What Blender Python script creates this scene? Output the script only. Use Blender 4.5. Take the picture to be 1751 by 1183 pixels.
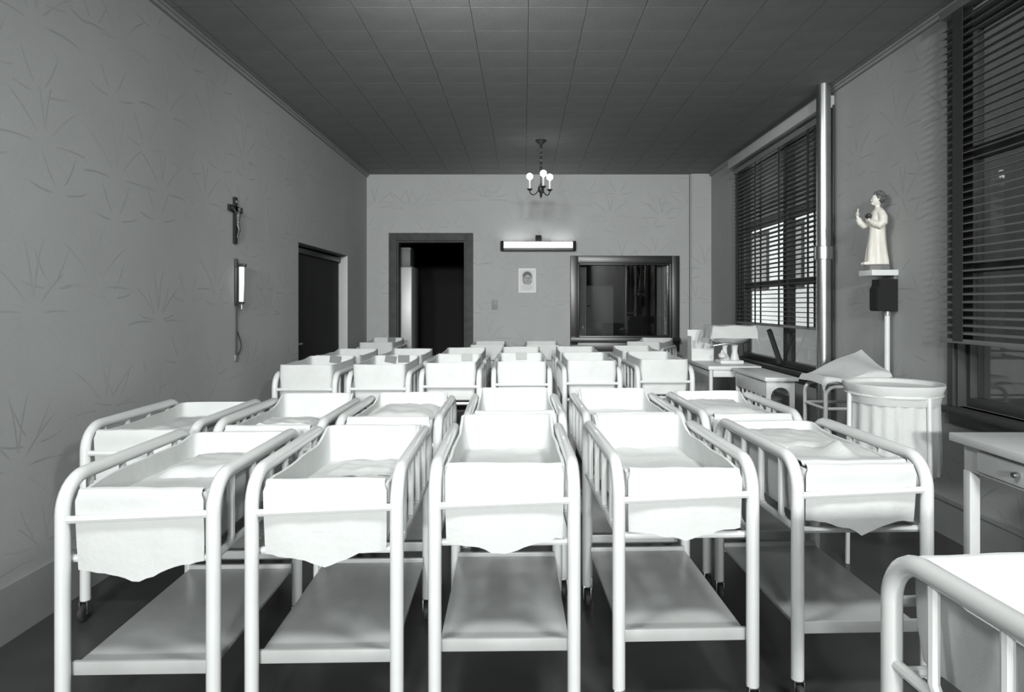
import bpy, bmesh, math, random
from mathutils import Vector, Matrix, noise

random.seed(7)
PI = math.pi
SC = bpy.context.scene
COL = SC.collection
for o in list(bpy.data.objects):
    bpy.data.objects.remove(o)

# ------------------------------------------------------------------ camera
EYE = 1.32
FPX, CX, CY = 1160.0, 895.0, 520.0        # focal length and vanishing point, in 1751x1183 pixels
cam_d = bpy.data.cameras.new('camera')
cam_d.sensor_fit = 'HORIZONTAL'
cam_d.sensor_width = 36.0
cam_d.lens = FPX / 1751.0 * 36.0
cam_d.shift_x = -(CX - 875.5) / 1751.0
cam_d.shift_y = -(591.5 - CY) / 1751.0
cam_d.clip_start = 0.05
cam = bpy.data.objects.new('camera', cam_d)
cam.location = (0, 0, EYE)
cam.rotation_euler = (PI / 2, 0, 0)
COL.objects.link(cam)
SC.camera = cam

# ------------------------------------------------------------------ world, photographer's lamps, added fill lamps, exposure
world = bpy.data.worlds.new('world')
world.use_nodes = True
bg = world.node_tree.nodes['Background']
bg.inputs[0].default_value = (0.96, 1.0, 0.99, 1)
bg.inputs[1].default_value = 3.0
SC.world = world


def area_light(name, loc, target, power, size, spread=180):
    d = bpy.data.lights.new(name, 'AREA')
    d.shape = 'DISK'
    d.size = size
    d.energy = power
    d.spread = math.radians(spread)
    d.color = (0.98, 1.0, 0.99)
    o = bpy.data.objects.new(name, d)
    o.location = loc
    o.rotation_euler = (Vector(target) - Vector(loc)).to_track_quat('-Z', 'Y').to_euler()
    COL.objects.link(o)
    return o


area_light('photo_flood_lamp_a', (-0.65, -8.0, 2.8), (0, 6.0, 1.25), 205, 0.7, 100)
area_light('photo_flood_lamp_b', (0.85, -8.0, 2.8), (0, 6.0, 1.25), 205, 0.7, 100)
area_light('added_fill_lamp_c', (-0.8, 1.0, 2.85), (-0.3, 3.2, 0.7), 27, 0.5, 130)  # added overhead fill, out of view, brightens the near crib tops
area_light('added_fill_lamp_d', (1.1, 1.0, 2.85), (0.5, 3.2, 0.7), 27, 0.5, 130)  # added fill, right-hand partner, also for the bedding of the near rows
area_light('added_fill_lamp_e', (-0.5, 2.5, 2.9), (0.7, 8.0, 1.1), 48, 0.6, 105)  # unseen fill added to lift the third row and the back wall

SC.view_settings.view_transform = 'Standard'
SC.view_settings.look = 'None'
SC.view_settings.gamma = 1.0
SC.view_settings.use_curve_mapping = False
SC.view_settings.exposure = 0.0

# ------------------------------------------------------------------ materials
MATS = {}


def g(v):
    return (v * 0.975, v, v * 0.987, 1)


def mat(name, v, rough=0.6, metal=0.0, var=0.06, scale=9.0, bump=0.0, bscale=60.0, emit=None, coat=0.0):
    m = bpy.data.materials.new(name)
    m.use_nodes = True
    nt = m.node_tree
    b = nt.nodes['Principled BSDF']
    c = v if isinstance(v, tuple) else g(v)
    b.inputs['Roughness'].default_value = rough
    b.inputs['Metallic'].default_value = metal
    if coat:
        b.inputs['Coat Weight'].default_value = coat
    tc = nt.nodes.new('ShaderNodeTexCoord')
    n = nt.nodes.new('ShaderNodeTexNoise')
    n.inputs['Scale'].default_value = scale
    n.inputs['Detail'].default_value = 5
    nt.links.new(tc.outputs['Object'], n.inputs['Vector'])
    r = nt.nodes.new('ShaderNodeMapRange')
    r.inputs[1].default_value = 0.3
    r.inputs[2].default_value = 0.7
    r.inputs[3].default_value = 1 - var
    r.inputs[4].default_value = 1 + var * 0.5
    nt.links.new(n.outputs['Fac'], r.inputs[0])
    mx = nt.nodes.new('ShaderNodeVectorMath')
    mx.operation = 'SCALE'
    mx.inputs[0].default_value = c[:3]
    nt.links.new(r.outputs[0], mx.inputs['Scale'])
    nt.links.new(mx.outputs[0], b.inputs['Base Color'])
    if bump:
        n2 = nt.nodes.new('ShaderNodeTexNoise')
        n2.inputs['Scale'].default_value = bscale
        n2.inputs['Detail'].default_value = 4
        nt.links.new(tc.outputs['Object'], n2.inputs['Vector'])
        bp = nt.nodes.new('ShaderNodeBump')
        bp.inputs['Strength'].default_value = bump
        bp.inputs['Distance'].default_value = 0.01
        nt.links.new(n2.outputs['Fac'], bp.inputs['Height'])
        nt.links.new(bp.outputs[0], b.inputs['Normal'])
    if emit:
        b.inputs['Emission Color'].default_value = (1, 1, 0.99, 1)
        b.inputs['Emission Strength'].default_value = emit
    MATS[name] = m
    return m


class NT:
    """small helper that chains math nodes"""
    def __init__(s, nt):
        s.nt = nt

    def m(s, op, a, b=None, c=None, clamp=False):
        n = s.nt.nodes.new('ShaderNodeMath')
        n.operation = op
        n.use_clamp = clamp
        for i, x in enumerate((a, b, c)):
            if x is None:
                continue
            if isinstance(x, (int, float)):
                n.inputs[i].default_value = x
            else:
                s.nt.links.new(x, n.inputs[i])
        return n.outputs[0]

    def ss(s, x, lo, hi):
        n = s.nt.nodes.new('ShaderNodeMapRange')
        n.interpolation_type = 'SMOOTHSTEP'
        n.inputs[1].default_value = lo
        n.inputs[2].default_value = hi
        s.nt.links.new(x, n.inputs[0])
        return n.outputs[0]


def wallpaper(name, axis, base, rough=0.75):
    """grey wallpaper with sprays of thin curved fronds"""
    m = bpy.data.materials.new(name)
    m.use_nodes = True
    nt = m.node_tree
    h = NT(nt)
    b = nt.nodes['Principled BSDF']
    b.inputs['Roughness'].default_value = rough
    tc = nt.nodes.new('ShaderNodeTexCoord')
    sep = nt.nodes.new('ShaderNodeSeparateXYZ')
    nt.links.new(tc.outputs['Object'], sep.inputs[0])
    u = sep.outputs[axis]
    v = sep.outputs[2]
    total = None
    for (sc, off, bend, nb, lo, hi) in ((1.9, 0.0, 0.55, 4.6, 0.10, 0.62), (2.4, 4.37, -0.6, 3.8, 0.08, 0.52)):
        cmb = nt.nodes.new('ShaderNodeCombineXYZ')
        nt.links.new(h.m('MULTIPLY_ADD', u, sc, off), cmb.inputs[0])
        nt.links.new(h.m('MULTIPLY_ADD', v, sc * 0.9, off * 1.7), cmb.inputs[1])
        vo = nt.nodes.new('ShaderNodeTexVoronoi')
        vo.voronoi_dimensions = '2D'
        vo.inputs['Scale'].default_value = 1.0
        vo.inputs['Randomness'].default_value = 0.55
        nt.links.new(cmb.outputs[0], vo.inputs['Vector'])
        sub = nt.nodes.new('ShaderNodeVectorMath')
        sub.operation = 'SUBTRACT'
        nt.links.new(cmb.outputs[0], sub.inputs[0])
        nt.links.new(vo.outputs['Position'], sub.inputs[1])
        sp = nt.nodes.new('ShaderNodeSeparateXYZ')
        nt.links.new(sub.outputs[0], sp.inputs[0])
        lx, lz = sp.outputs[0], sp.outputs[1]
        ln = nt.nodes.new('ShaderNodeVectorMath')
        ln.operation = 'LENGTH'
        nt.links.new(sub.outputs[0], ln.inputs[0])
        r = ln.outputs['Value']
        ang = h.m('ARCTAN2', lx, lz)
        ax = h.m('ABSOLUTE', ang)
        # fronds droop outwards to both sides
        a2 = h.m('ADD', h.m('MULTIPLY', ax, nb), h.m('MULTIPLY', r, -bend * 3))
        s = h.m('MULTIPLY', h.m('ABSOLUTE', h.m('SINE', a2)), r)
        line = h.m('SUBTRACT', 1.0, h.ss(s, 0.008, 0.055))
        msk = h.m('MULTIPLY', h.ss(r, lo, lo + 0.08), h.m('SUBTRACT', 1.0, h.ss(r, hi - 0.18, hi)))
        up = h.m('SUBTRACT', 1.0, h.ss(ax, 1.5, 2.4))
        t = h.m('MULTIPLY', h.m('MULTIPLY', line, msk), up)
        total = t if total is None else h.m('MAXIMUM', total, t)
    n = nt.nodes.new('ShaderNodeTexNoise')
    n.inputs['Scale'].default_value = 3.0
    n.inputs['Detail'].default_value = 6
    nt.links.new(tc.outputs['Object'], n.inputs['Vector'])
    n2 = nt.nodes.new('ShaderNodeTexNoise')
    n2.inputs['Scale'].default_value = 90.0
    nt.links.new(tc.outputs['Object'], n2.inputs['Vector'])
    f = h.m('MULTIPLY', total, h.m('MULTIPLY_ADD', h.ss(n.outputs['Fac'], 0.35, 0.65), 0.22, 0.04))
    k = h.m('SUBTRACT', h.m('MULTIPLY_ADD', n2.outputs['Fac'], 0.12, 0.94), f)
    k = h.m('MULTIPLY', k, h.m('MULTIPLY_ADD', n.outputs['Fac'], 0.16, 0.92))
    mx = nt.nodes.new('ShaderNodeVectorMath')
    mx.operation = 'SCALE'
    mx.inputs[0].default_value = g(base)[:3]
    nt.links.new(k, mx.inputs['Scale'])
    nt.links.new(mx.outputs[0], b.inputs['Base Color'])
    MATS[name] = m
    return m


def thin_glass(name, tint=0.9, rough=0.02):
    m = bpy.data.materials.new(name)
    m.use_nodes = True
    nt = m.node_tree
    nt.nodes.remove(nt.nodes['Principled BSDF'])
    out = nt.nodes['Material Output']
    tr = nt.nodes.new('ShaderNodeBsdfTransparent')
    tr.inputs[0].default_value = (tint, tint, tint, 1)
    gl = nt.nodes.new('ShaderNodeBsdfGlossy')
    gl.inputs['Roughness'].default_value = rough
    lw = nt.nodes.new('ShaderNodeLayerWeight')
    lw.inputs[0].default_value = 0.5
    h = NT(nt)
    fr = h.m('MULTIPLY_ADD', h.m('POWER', lw.outputs['Facing'], 5.0), 0.9, 0.04)
    mx = nt.nodes.new('ShaderNodeMixShader')
    nt.links.new(fr, mx.inputs[0])
    nt.links.new(tr.outputs[0], mx.inputs[1])
    nt.links.new(gl.outputs[0], mx.inputs[2])
    nt.links.new(mx.outputs[0], out.inputs[0])
    MATS[name] = m
    return m


WP_X = wallpaper('wallpaper_back', 0, 0.36)
WP_L = wallpaper('wallpaper_side', 1, 0.36)
mat('plain_wall', 0.34, 0.8, var=0.05, scale=3)
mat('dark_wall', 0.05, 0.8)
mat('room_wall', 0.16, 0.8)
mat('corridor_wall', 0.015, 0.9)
mat('door_black', 0.006, 0.85)
mat('ceiling_tile', 0.27, 0.8, var=0.10, scale=4, bump=0.25, bscale=120)
mat('ceiling_board', 0.5, 0.8)
mat('floor_linoleum', 0.055, 0.35, var=0.25, scale=3.5)
mat('moulding', 0.30, 0.6)
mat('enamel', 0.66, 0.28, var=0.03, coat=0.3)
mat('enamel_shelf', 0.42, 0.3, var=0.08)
mat('canvas', 0.61, 0.9, var=0.05, scale=14, bump=0.12, bscale=90)
mat('linen', 0.57, 0.95, var=0.04, scale=10, bump=0.18, bscale=45)
mat('old_enamel', 0.38, 0.3, var=0.05)
mat('pale_board', 0.50, 0.6)
mat('stone_grey', 0.20, 0.8)
mat('cast_figure', 0.10, 0.4, metal=0.3)
mat('rubber', 0.03, 0.6)
mat('card', 0.20, 0.8)
mat('card_light', 0.42, 0.8)
mat('dark_wood', 0.016, 0.33, var=0.3, scale=12)
mat('frame_wood', 0.045, 0.7, var=0.3, scale=12)
mat('black_metal', 0.02, 0.35)
mat('steel', 0.55, 0.28, metal=1.0, var=0.1)
mat('grey_metal', 0.32, 0.35, metal=0.6)
mat('slat', 0.20, 0.45, var=0.08)
mat('tape', 0.035, 0.8)
mat('window_paint', 0.045, 0.45)
mat('sill_paint', 0.40, 0.5)
mat('plaster_cream', (0.68, 0.66, 0.60, 1), 0.5, var=0.06)
mat('plaster_hair', 0.10, 0.55, var=0.4, scale=60)
mat('plaster_heart', 0.035, 0.5)
mat('plaster_base', 0.16, 0.6)
mat('white_paint', 0.66, 0.4, var=0.05)
mat('dark_grey', 0.09, 0.5)  # even dark grey for the bead strip, lamp housing and lidded box
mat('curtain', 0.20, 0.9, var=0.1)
mat('bulb_glow', 0.9, 0.3, emit=7.0)
mat('tube_glow', 0.9, 0.3, emit=7.0)
mat('lamp_glass', 0.85, 0.25, emit=0.5)
mat('candle_sleeve', 0.6, 0.5)
mat('brass_dark', 0.06, 0.4, metal=0.7)
mat('paper', 0.72, 0.9, var=0.03)
mat('outside_white', 0.80, 0.8, var=0.06, scale=1.5)
mat('outside_dark', 0.022, 0.9, var=0.3, scale=6)
mat('switch_plate', 0.19, 0.5)
thin_glass('pane_glass')
thin_glass('viewing_glass', 0.86)


# ------------------------------------------------------------------ mesh helpers
def tag(o, label=None, cat=None, group=None, kind=None):
    if label:
        o['label'] = label
    if cat:
        o['category'] = cat
    if group:
        o['group'] = group
    if kind:
        o['kind'] = kind
    return o


def link(name, me, parent=None, loc=None, rot=None):
    o = bpy.data.objects.new(name, me)
    COL.objects.link(o)
    if parent:
        o.parent = parent
    if loc:
        o.location = loc
    if rot:
        o.rotation_euler = rot
    return o


def empty(name, loc=(0, 0, 0), rz=0.0):
    o = bpy.data.objects.new(name, None)
    o.empty_display_size = 0.1
    COL.objects.link(o)
    o.location = loc
    o.rotation_euler = (0, 0, rz)
    return o


def mesh(name, bm, m, smooth=True):
    bmesh.ops.recalc_face_normals(bm, faces=bm.faces)
    me = bpy.data.meshes.new(name)
    bm.to_mesh(me)
    bm.free()
    me.materials.append(MATS[m])
    if smooth:
        me.polygons.foreach_set('use_smooth', [True] * len(me.polygons))
        try:
            me.set_sharp_from_angle(angle=math.radians(38))
        except Exception:
            pass
    me.update()
    return me


def box(bm, x0, x1, y0, y1, z0, z1, bev=0.0, seg=2):
    vs = [bm.verts.new((x, y, z)) for z in (z0, z1) for y in (y0, y1) for x in (x0, x1)]
    fs = [(0, 2, 3, 1), (4, 5, 7, 6), (0, 1, 5, 4), (2, 6, 7, 3), (0, 4, 6, 2), (1, 3, 7, 5)]
    faces = [bm.faces.new([vs[i] for i in f]) for f in fs]
    if bev > 0:
        es = list({e for f in faces for e in f.edges})
        bmesh.ops.bevel(bm, geom=es, offset=bev, segments=seg, profile=0.6, affect='EDGES')
    return vs


def tube(bm, pts, r, n=10, cap=True, closed=False):
    """round tube along a list of points; r is a radius or a list of radii"""
    pts = [Vector(p) for p in pts]
    N = len(pts)
    rings = []
    up = None
    for i, p in enumerate(pts):
        if closed:
            d = pts[(i + 1) % N] - pts[i - 1]
        else:
            d = pts[min(i + 1, N - 1)] - pts[max(i - 1, 0)]
        d.normalize()
        if up is None:
            up = Vector((1, 0, 0)) if abs(d.x) < 0.9 else Vector((0, 1, 0))
        a = (up - d * up.dot(d)).normalized()
        up = a
        b = d.cross(a)
        rr = r[i] if isinstance(r, (list, tuple)) else r
        rings.append([bm.verts.new(p + (a * math.cos(2 * PI * k / n) + b * math.sin(2 * PI * k / n)) * rr) for k in range(n)])
    for i in range(N if closed else N - 1):
        A, B = rings[i], rings[(i + 1) % N]
        for k in range(n):
            bm.faces.new((A[k], A[(k + 1) % n], B[(k + 1) % n], B[k]))
    if cap and not closed:
        bm.faces.new(rings[0])
        bm.faces.new(list(reversed(rings[-1])))
    return rings


def lathe(bm, prof, n=24, c=(0, 0, 0), mod=None):
    """revolve (radius, z) pairs about z"""
    rings = []
    for (r, z) in prof:
        if r < 1e-5:
            rings.append([bm.verts.new((c[0], c[1], c[2] + z))])
        else:
            ring = []
            for k in range(n):
                a = 2 * PI * k / n
                rr = r * (mod(a, z) if mod else 1)
                ring.append(bm.verts.new((c[0] + rr * math.cos(a), c[1] + rr * math.sin(a), c[2] + z)))
            rings.append(ring)
    for A, B in zip(rings, rings[1:]):
        if len(A) == 1 and len(B) == 1:
            continue
        for k in range(n):
            k2 = (k + 1) % n
            if len(A) == 1:
                bm.faces.new((A[0], B[k2], B[k]))
            elif len(B) == 1:
                bm.faces.new((A[k], A[k2], B[0]))
            else:
                bm.faces.new((A[k], A[k2], B[k2], B[k]))


def sheet_grid(bm, fn, nu, nv, th):
    """cloth: fn(u,v)->point, u,v in 0..1, given thickness th along the normal"""
    P = [[Vector(fn(i / nu, j / nv)) for j in range(nv + 1)] for i in range(nu + 1)]
    top = [[bm.verts.new(P[i][j]) for j in range(nv + 1)] for i in range(nu + 1)]
    bot = []
    for i in range(nu + 1):
        row = []
        for j in range(nv + 1):
            du = P[min(i + 1, nu)][j] - P[max(i - 1, 0)][j]
            dv = P[i][min(j + 1, nv)] - P[i][max(j - 1, 0)]
            nn = du.cross(dv)
            if nn.length > 1e-9:
                nn.normalize()
            row.append(bm.verts.new(P[i][j] - nn * th))
        bot.append(row)
    for i in range(nu):
        for j in range(nv):
            bm.faces.new((top[i][j], top[i + 1][j], top[i + 1][j + 1], top[i][j + 1]))
            bm.faces.new((bot[i][j], bot[i][j + 1], bot[i + 1][j + 1], bot[i + 1][j]))
    for i in range(nu):
        bm.faces.new((top[i][0], bot[i][0], bot[i + 1][0], top[i + 1][0]))
        bm.faces.new((top[i][nv], top[i + 1][nv], bot[i + 1][nv], bot[i][nv]))
    for j in range(nv):
        bm.faces.new((top[0][j], top[0][j + 1], bot[0][j + 1], bot[0][j]))
        bm.faces.new((top[nu][j], bot[nu][j], bot[nu][j + 1], top[nu][j + 1]))


def part(name, parent, m, fn, smooth=True, loc=None, rot=None):
    bm = bmesh.new()
    fn(bm)
    return link(name, mesh(name, bm, m, smooth), parent, loc, rot)


def bpart(name, parent, m, dims, bev=0.0, loc=None, rot=None):
    return part(name, parent, m, lambda b: box(b, *dims, bev=bev), smooth=bev > 0, loc=loc, rot=rot)


def tpart(name, parent, m, pts, r, n=10, closed=False):
    return part(name, parent, m, lambda b: tube(b, pts, r, n, closed=closed))


def struct(name, me_fn, m, parent=None, smooth=False):
    bm = bmesh.new()
    me_fn(bm)
    o = link(name, mesh(name, bm, m, smooth), parent)
    if not parent:
        o['kind'] = 'structure'
    return o


def wall_holes(bm, plane, t, a0, a1, z0, z1, holes):
    """slab with rectangular holes. plane: ('x', x) or ('y', y): room face; t: signed thickness away from the room"""
    A = sorted({a0, a1, *[h[0] for h in holes], *[h[1] for h in holes]})
    Z = sorted({z0, z1, *[h[2] for h in holes], *[h[3] for h in holes]})

    def P(a, z, d):
        return (plane[1] + d, a, z) if plane[0] == 'x' else (a, plane[1] + d, z)
    cache = {}

    def V(i, j, d):
        k = (i, j, d)
        if k not in cache:
            cache[k] = bm.verts.new(P(A[i], Z[j], t if d else 0))
        return cache[k]

    def solid(i, j):
        if i < 0 or j < 0 or i >= len(A) - 1 or j >= len(Z) - 1:
            return False
        ca, cz = (A[i] + A[i + 1]) / 2, (Z[j] + Z[j + 1]) / 2
        return not any(h[0] < ca < h[1] and h[2] < cz < h[3] for h in holes)
    for i in range(len(A) - 1):
        for j in range(len(Z) - 1):
            if not solid(i, j):
                continue
            for d in (0, 1):
                bm.faces.new((V(i, j, d), V(i + 1, j, d), V(i + 1, j + 1, d), V(i, j + 1, d)))
            for (di, dj, p, q) in ((-1, 0, (i, j), (i, j + 1)), (1, 0, (i + 1, j), (i + 1, j + 1)), (0, -1, (i, j), (i + 1, j)), (0, 1, (i, j + 1), (i + 1, j + 1))):
                if not solid(i + di, j + dj):
                    bm.faces.new((V(*p, 0), V(*q, 0), V(*q, 1), V(*p, 1)))


# ------------------------------------------------------------------ the room
XL, XR, YB, YF, ZC = -2.03, 2.42, 8.79, -9.5, 3.0
DOOR = (-1.65, -0.74, 0.0, 2.15)           # in the back wall
VIEW = (0.69, 1.93, 0.88, 1.86)            # viewing window in the back wall
SIDE = (6.12, 7.85, 0.0, 1.88)             # opening in the left wall
WIN1 = (5.32, 7.65, 0.735, 2.84)
WIN2 = (1.98, 3.80, 0.75, 2.90)
YEND = 12.6                                # rooms behind the back wall

struct('floor', lambda b: box(b, XL - 1.4, XR + 0.2, YF - 0.15, YEND + 0.1, -0.1, 0.0), 'floor_linoleum')
ceil = struct('ceiling', lambda b: box(b, XL - 1.4, XR + 0.2, YF - 0.15, YEND + 0.1, ZC + 0.008, ZC + 0.12), 'ceiling_board')
struct('wall_left', lambda b: wall_holes(b, ('x', XL), -0.14, YF - 0.15, YEND, 0, ZC + 0.01, [SIDE]), 'wallpaper_side')
struct('wall_right', lambda b: wall_holes(b, ('x', XR), 0.16, YF - 0.15, YEND, 0, ZC + 0.01, [WIN1, WIN2]), 'wallpaper_side')
struct('wall_back', lambda b: wall_holes(b, ('y', YB), 0.15, XL, XR, 0, ZC + 0.01, [DOOR, VIEW]), 'wallpaper_back')
struct('wall_front', lambda b: box(b, XL, XR, YF - 0.15, YF, 0, ZC + 0.01), 'plain_wall')
# pipe chase boxed into the corner of the back wall
struct('trim_1', lambda b: (box(b, 2.17, XR, YB - 0.05, YB, 0, ZC), box(b, 2.155, 2.172, YB - 0.03, YB, 0, ZC)), 'wallpaper_back')
struct('trim_4', lambda b: box(b, 2.148, 2.155, YB - 0.02, YB, 0, ZC), 'dark_grey')
# mouldings and baseboards
struct('trim_2', lambda b: (box(b, XL, XL + 0.022, YF, YB, ZC - 0.035, ZC), box(b, XL, XL + 0.035, YF, YB, ZC - 0.014, ZC)), 'moulding')
struct('trim_3', lambda b: (box(b, XR - 0.022, XR, YF, YB, ZC - 0.035, ZC), box(b, XR - 0.035, XR, YF, YB, ZC - 0.014, ZC)), 'moulding')
struct('baseboard_left', lambda b: (box(b, XL, XL + 0.018, YF, SIDE[0], 0, 0.22), box(b, XL, XL + 0.018, SIDE[1], YB, 0, 0.22)), 'moulding')
struct('baseboard_right', lambda b: (box(b, XR - 0.018, XR, YF, YB, 0, 0.22), box(b, XR - 0.026, XR, YF, YB, 0.2, 0.222)), 'moulding')
struct('baseboard_back', lambda b: (box(b, XL, DOOR[0] - 0.1, YB - 0.018, YB, 0, 0.2), box(b, DOOR[1] + 0.09, 2.15, YB - 0.018, YB, 0, 0.2)), 'moulding')

# ceiling tiles, one object each where the photograph looks
TP = 0.33
bm = bmesh.new()
box(bm, -TP / 2 + 0.0015, TP / 2 - 0.0015, -TP / 2 + 0.0015, TP / 2 - 0.0015, 0, 0.012, bev=0.0015, seg=1)
tile_me = mesh('tile', bm, 'ceiling_tile', False)
edge_w = (XR - XL - 13 * TP) / 2
x_start = XL + edge_w
ny = 18
y_start = YB - ny * TP
for j in range(ny):
    for i in range(13):
        link('ceiling_tile', tile_me, ceil, (x_start + (i + 0.5) * TP, y_start + (j + 0.5) * TP, ZC))
bm = bmesh.new()
for j in range(ny):
    for sx in (0, 1):
        xa = XL if sx == 0 else x_start + 13 * TP + 0.002
        xb = x_start - 0.002 if sx == 0 else XR
        box(bm, xa, xb, y_start + j * TP + 0.0025, y_start + (j + 1) * TP - 0.0025, ZC, ZC + 0.012)
for j in range(40):
    for i in range(13):
        yb_ = y_start - (j + 1) * TP
        if yb_ < YF:
            break
        box(bm, x_start + i * TP + 0.0025, x_start + (i + 1) * TP - 0.0025, yb_ + 0.0025, yb_ + TP - 0.0025, ZC, ZC + 0.012)
o = link('border_tiles', mesh('border_tiles', bm, 'ceiling_tile', False), ceil)
o['kind'] = 'stuff'

# back rooms beyond the door and the viewing window
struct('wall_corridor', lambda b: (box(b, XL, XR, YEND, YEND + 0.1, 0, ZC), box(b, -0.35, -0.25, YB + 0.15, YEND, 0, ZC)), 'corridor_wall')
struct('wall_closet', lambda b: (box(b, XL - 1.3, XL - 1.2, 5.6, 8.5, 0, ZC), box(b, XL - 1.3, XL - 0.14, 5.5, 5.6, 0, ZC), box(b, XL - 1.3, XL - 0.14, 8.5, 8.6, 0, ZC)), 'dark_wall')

# door_1: doorway in the back wall with dark casing
d1 = empty('door_1', (0, YB, 0))
d1['kind'] = 'structure'
x0, x1, _, zt = DOOR
cw = 0.09
bpart('casing', d1, 'frame_wood', (x0 - cw, x0 + 0.01, -0.03, 0.0, 0, zt + cw), 0.004)
bpart('casing', d1, 'frame_wood', (x1 - 0.01, x1 + cw, -0.03, 0.0, 0, zt + cw), 0.004)
bpart('casing', d1, 'frame_wood', (x0 + 0.01, x1 - 0.01, -0.03, 0.0, zt - 0.01, zt + cw), 0.004)
bpart('jamb', d1, 'frame_wood', (x0, x0 + 0.03, 0.0, 0.16, 0, zt))
bpart('jamb', d1, 'frame_wood', (x1 - 0.03, x1, 0.0, 0.16, 0, zt))
bpart('jamb', d1, 'frame_wood', (x0 + 0.03, x1 - 0.03, 0.0, 0.16, zt - 0.03, zt))

# door_2: dark door leaf deep in the left wall's reveal
d2 = empty('door_2', (XL, 0, 0))
d2['kind'] = 'structure'
bpart('door_leaf', d2, 'door_black', (-0.135, -0.095, SIDE[0] + 0.02, SIDE[1] - 0.05, 0.01, SIDE[3] - 0.02), 0.004)
bpart('reveal', d2, 'sill_paint', (-0.14, 0.004, SIDE[1] - 0.03, SIDE[1] + 0.004, 0, SIDE[3]), 0.012)
bpart('head_rail', d2, 'black_metal', (-0.094, -0.07, SIDE[0] + 0.02, SIDE[1] - 0.05, SIDE[3] - 0.08, SIDE[3] - 0.03), 0.004)
tpart('door_handle', d2, 'steel', [(-0.094, SIDE[0] + 0.12, 0.95), (-0.04, SIDE[0] + 0.12, 0.95), (-0.04, SIDE[0] + 0.22, 0.95)], 0.01)

# window_3: interior viewing window in the back wall
w3 = empty('window_3', (0, YB, 0))
w3['kind'] = 'structure'
x0, x1, z0, z1 = VIEW
fw = 0.085
for (a, b_, c, d) in ((x0 - fw, x0 + 0.012, z0 - fw, z1 + fw), (x1 - 0.012, x1 + fw, z0 - fw, z1 + fw)):
    bpart('window_frame', w3, 'dark_wood', (a, b_, -0.045, 0.0, c, d), 0.008)
bpart('window_frame', w3, 'dark_wood', (x0 + 0.012, x1 - 0.012, -0.045, 0.0, z1 - 0.012, z1 + fw), 0.008)
bpart('window_sill', w3, 'dark_wood', (x0 - fw, x1 + fw, -0.10, 0.0, z0 - 0.05, z0 + 0.012), 0.008)
bpart('apron', w3, 'dark_wood', (x0 - fw, x1 + fw, -0.03, 0.0, z0 - 0.17, z0 - 0.05), 0.006)
for (a, b_, c, d) in ((x0, x0 + 0.035, z0, z1), (x1 - 0.035, x1, z0, z1)):
    bpart('inner_stop', w3, 'dark_wood', (a, b_, 0.002, 0.14, c, d), 0.004)
for (c, d) in ((z0, z0 + 0.03), (z1 - 0.03, z1)):
    bpart('inner_stop', w3, 'dark_wood', (x0 + 0.035, x1 - 0.035, 0.002, 0.14, c, d), 0.004)
bpart('pane', w3, 'viewing_glass', (x0 + 0.035, x1 - 0.035, 0.08, 0.083, z0 + 0.03, z1 - 0.03))
bpart('mullion', w3, 'dark_wood', (1.335, 1.352, 0.085, 0.105, z0 + 0.03, z1 - 0.03), 0.003)


# ------------------------------------------------------------------ windows with blinds on the right wall
def sash_window(name, win, mull):
    w = empty(name, (XR, 0, 0))
    w['kind'] = 'structure'
    y0, y1, z0, z1 = win
    d0, d1_ = 0.05, 0.13
    cuts = [y0] + mull + [y1]
    bpart('window_frame', w, 'window_paint', (d0, d1_, y0, y1, z1 - 0.06, z1), 0.004)
    bpart('window_frame', w, 'window_paint', (d0, d1_, y0, y1, z0, z0 + 0.05), 0.004)
    for k, yc in enumerate(cuts):
        a = max(y0, yc - 0.05)
        b_ = min(y1, yc + 0.05)
        bpart('mullion', w, 'window_paint', (d0, d1_, a, b_, z0 + 0.05, z1 - 0.06), 0.004)
    zm = 1.52
    for a, b_ in zip(cuts, cuts[1:]):
        a += 0.05
        b_ -= 0.05
        bpart('meeting_rail', w, 'window_paint', (0.06, 0.12, a, b_, zm - 0.025, zm + 0.025), 0.004)
        bpart('transom', w, 'window_paint', (0.06, 0.12, a, b_, 2.12, 2.19), 0.004)
        bpart('pane', w, 'pane_glass', (0.09, 0.093, a, b_, z0 + 0.05, zm - 0.025))
        bpart('pane', w, 'pane_glass', (0.09, 0.093, a, b_, zm + 0.025, 2.12))
        bpart('pane', w, 'pane_glass', (0.09, 0.093, a, b_, 2.19, z1 - 0.06))
    bpart('jamb', w, 'window_paint', (0.0, 0.05, y1 - 0.02, y1, z0, z1))
    bpart('jamb', w, 'window_paint', (0.0, 0.05, y0, y0 + 0.02, z0, z1))
    bpart('window_sill', w, 'window_paint', (-0.07, 0.05, y0 - 0.06, y1 + 0.06, z0 - 0.035, z0), 0.006)
    bpart('apron', w, 'window_paint', (-0.02, 0.0, y0 - 0.03, y1 + 0.03, z0 - 0.10, z0 - 0.035), 0.004)
    bpart('casing', w, 'window_paint', (-0.016, 0.0, y1, y1 + 0.05, z0, z1 + 0.03), 0.003)
    bpart('casing', w, 'window_paint', (-0.016, 0.0, y0 - 0.05, y0, z0, z1 + 0.03), 0.003)
    return w


w1 = sash_window('window_1', WIN1, [6.40])
# dark stay propping the lower sash
part('sash_stay', w1, 'window_paint', lambda b: tube(b, [(0.03, 6.76, 1.06), (0.03, 6.46, 0.745)], 0.028, 4), smooth=False)
part('sash_stay', w1, 'window_paint', lambda b: tube(b, [(0.04, 6.16, 1.05), (0.04, 6.40, 0.80)], 0.012, 6))
sash_window('window_2', WIN2, [2.9])


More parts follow.
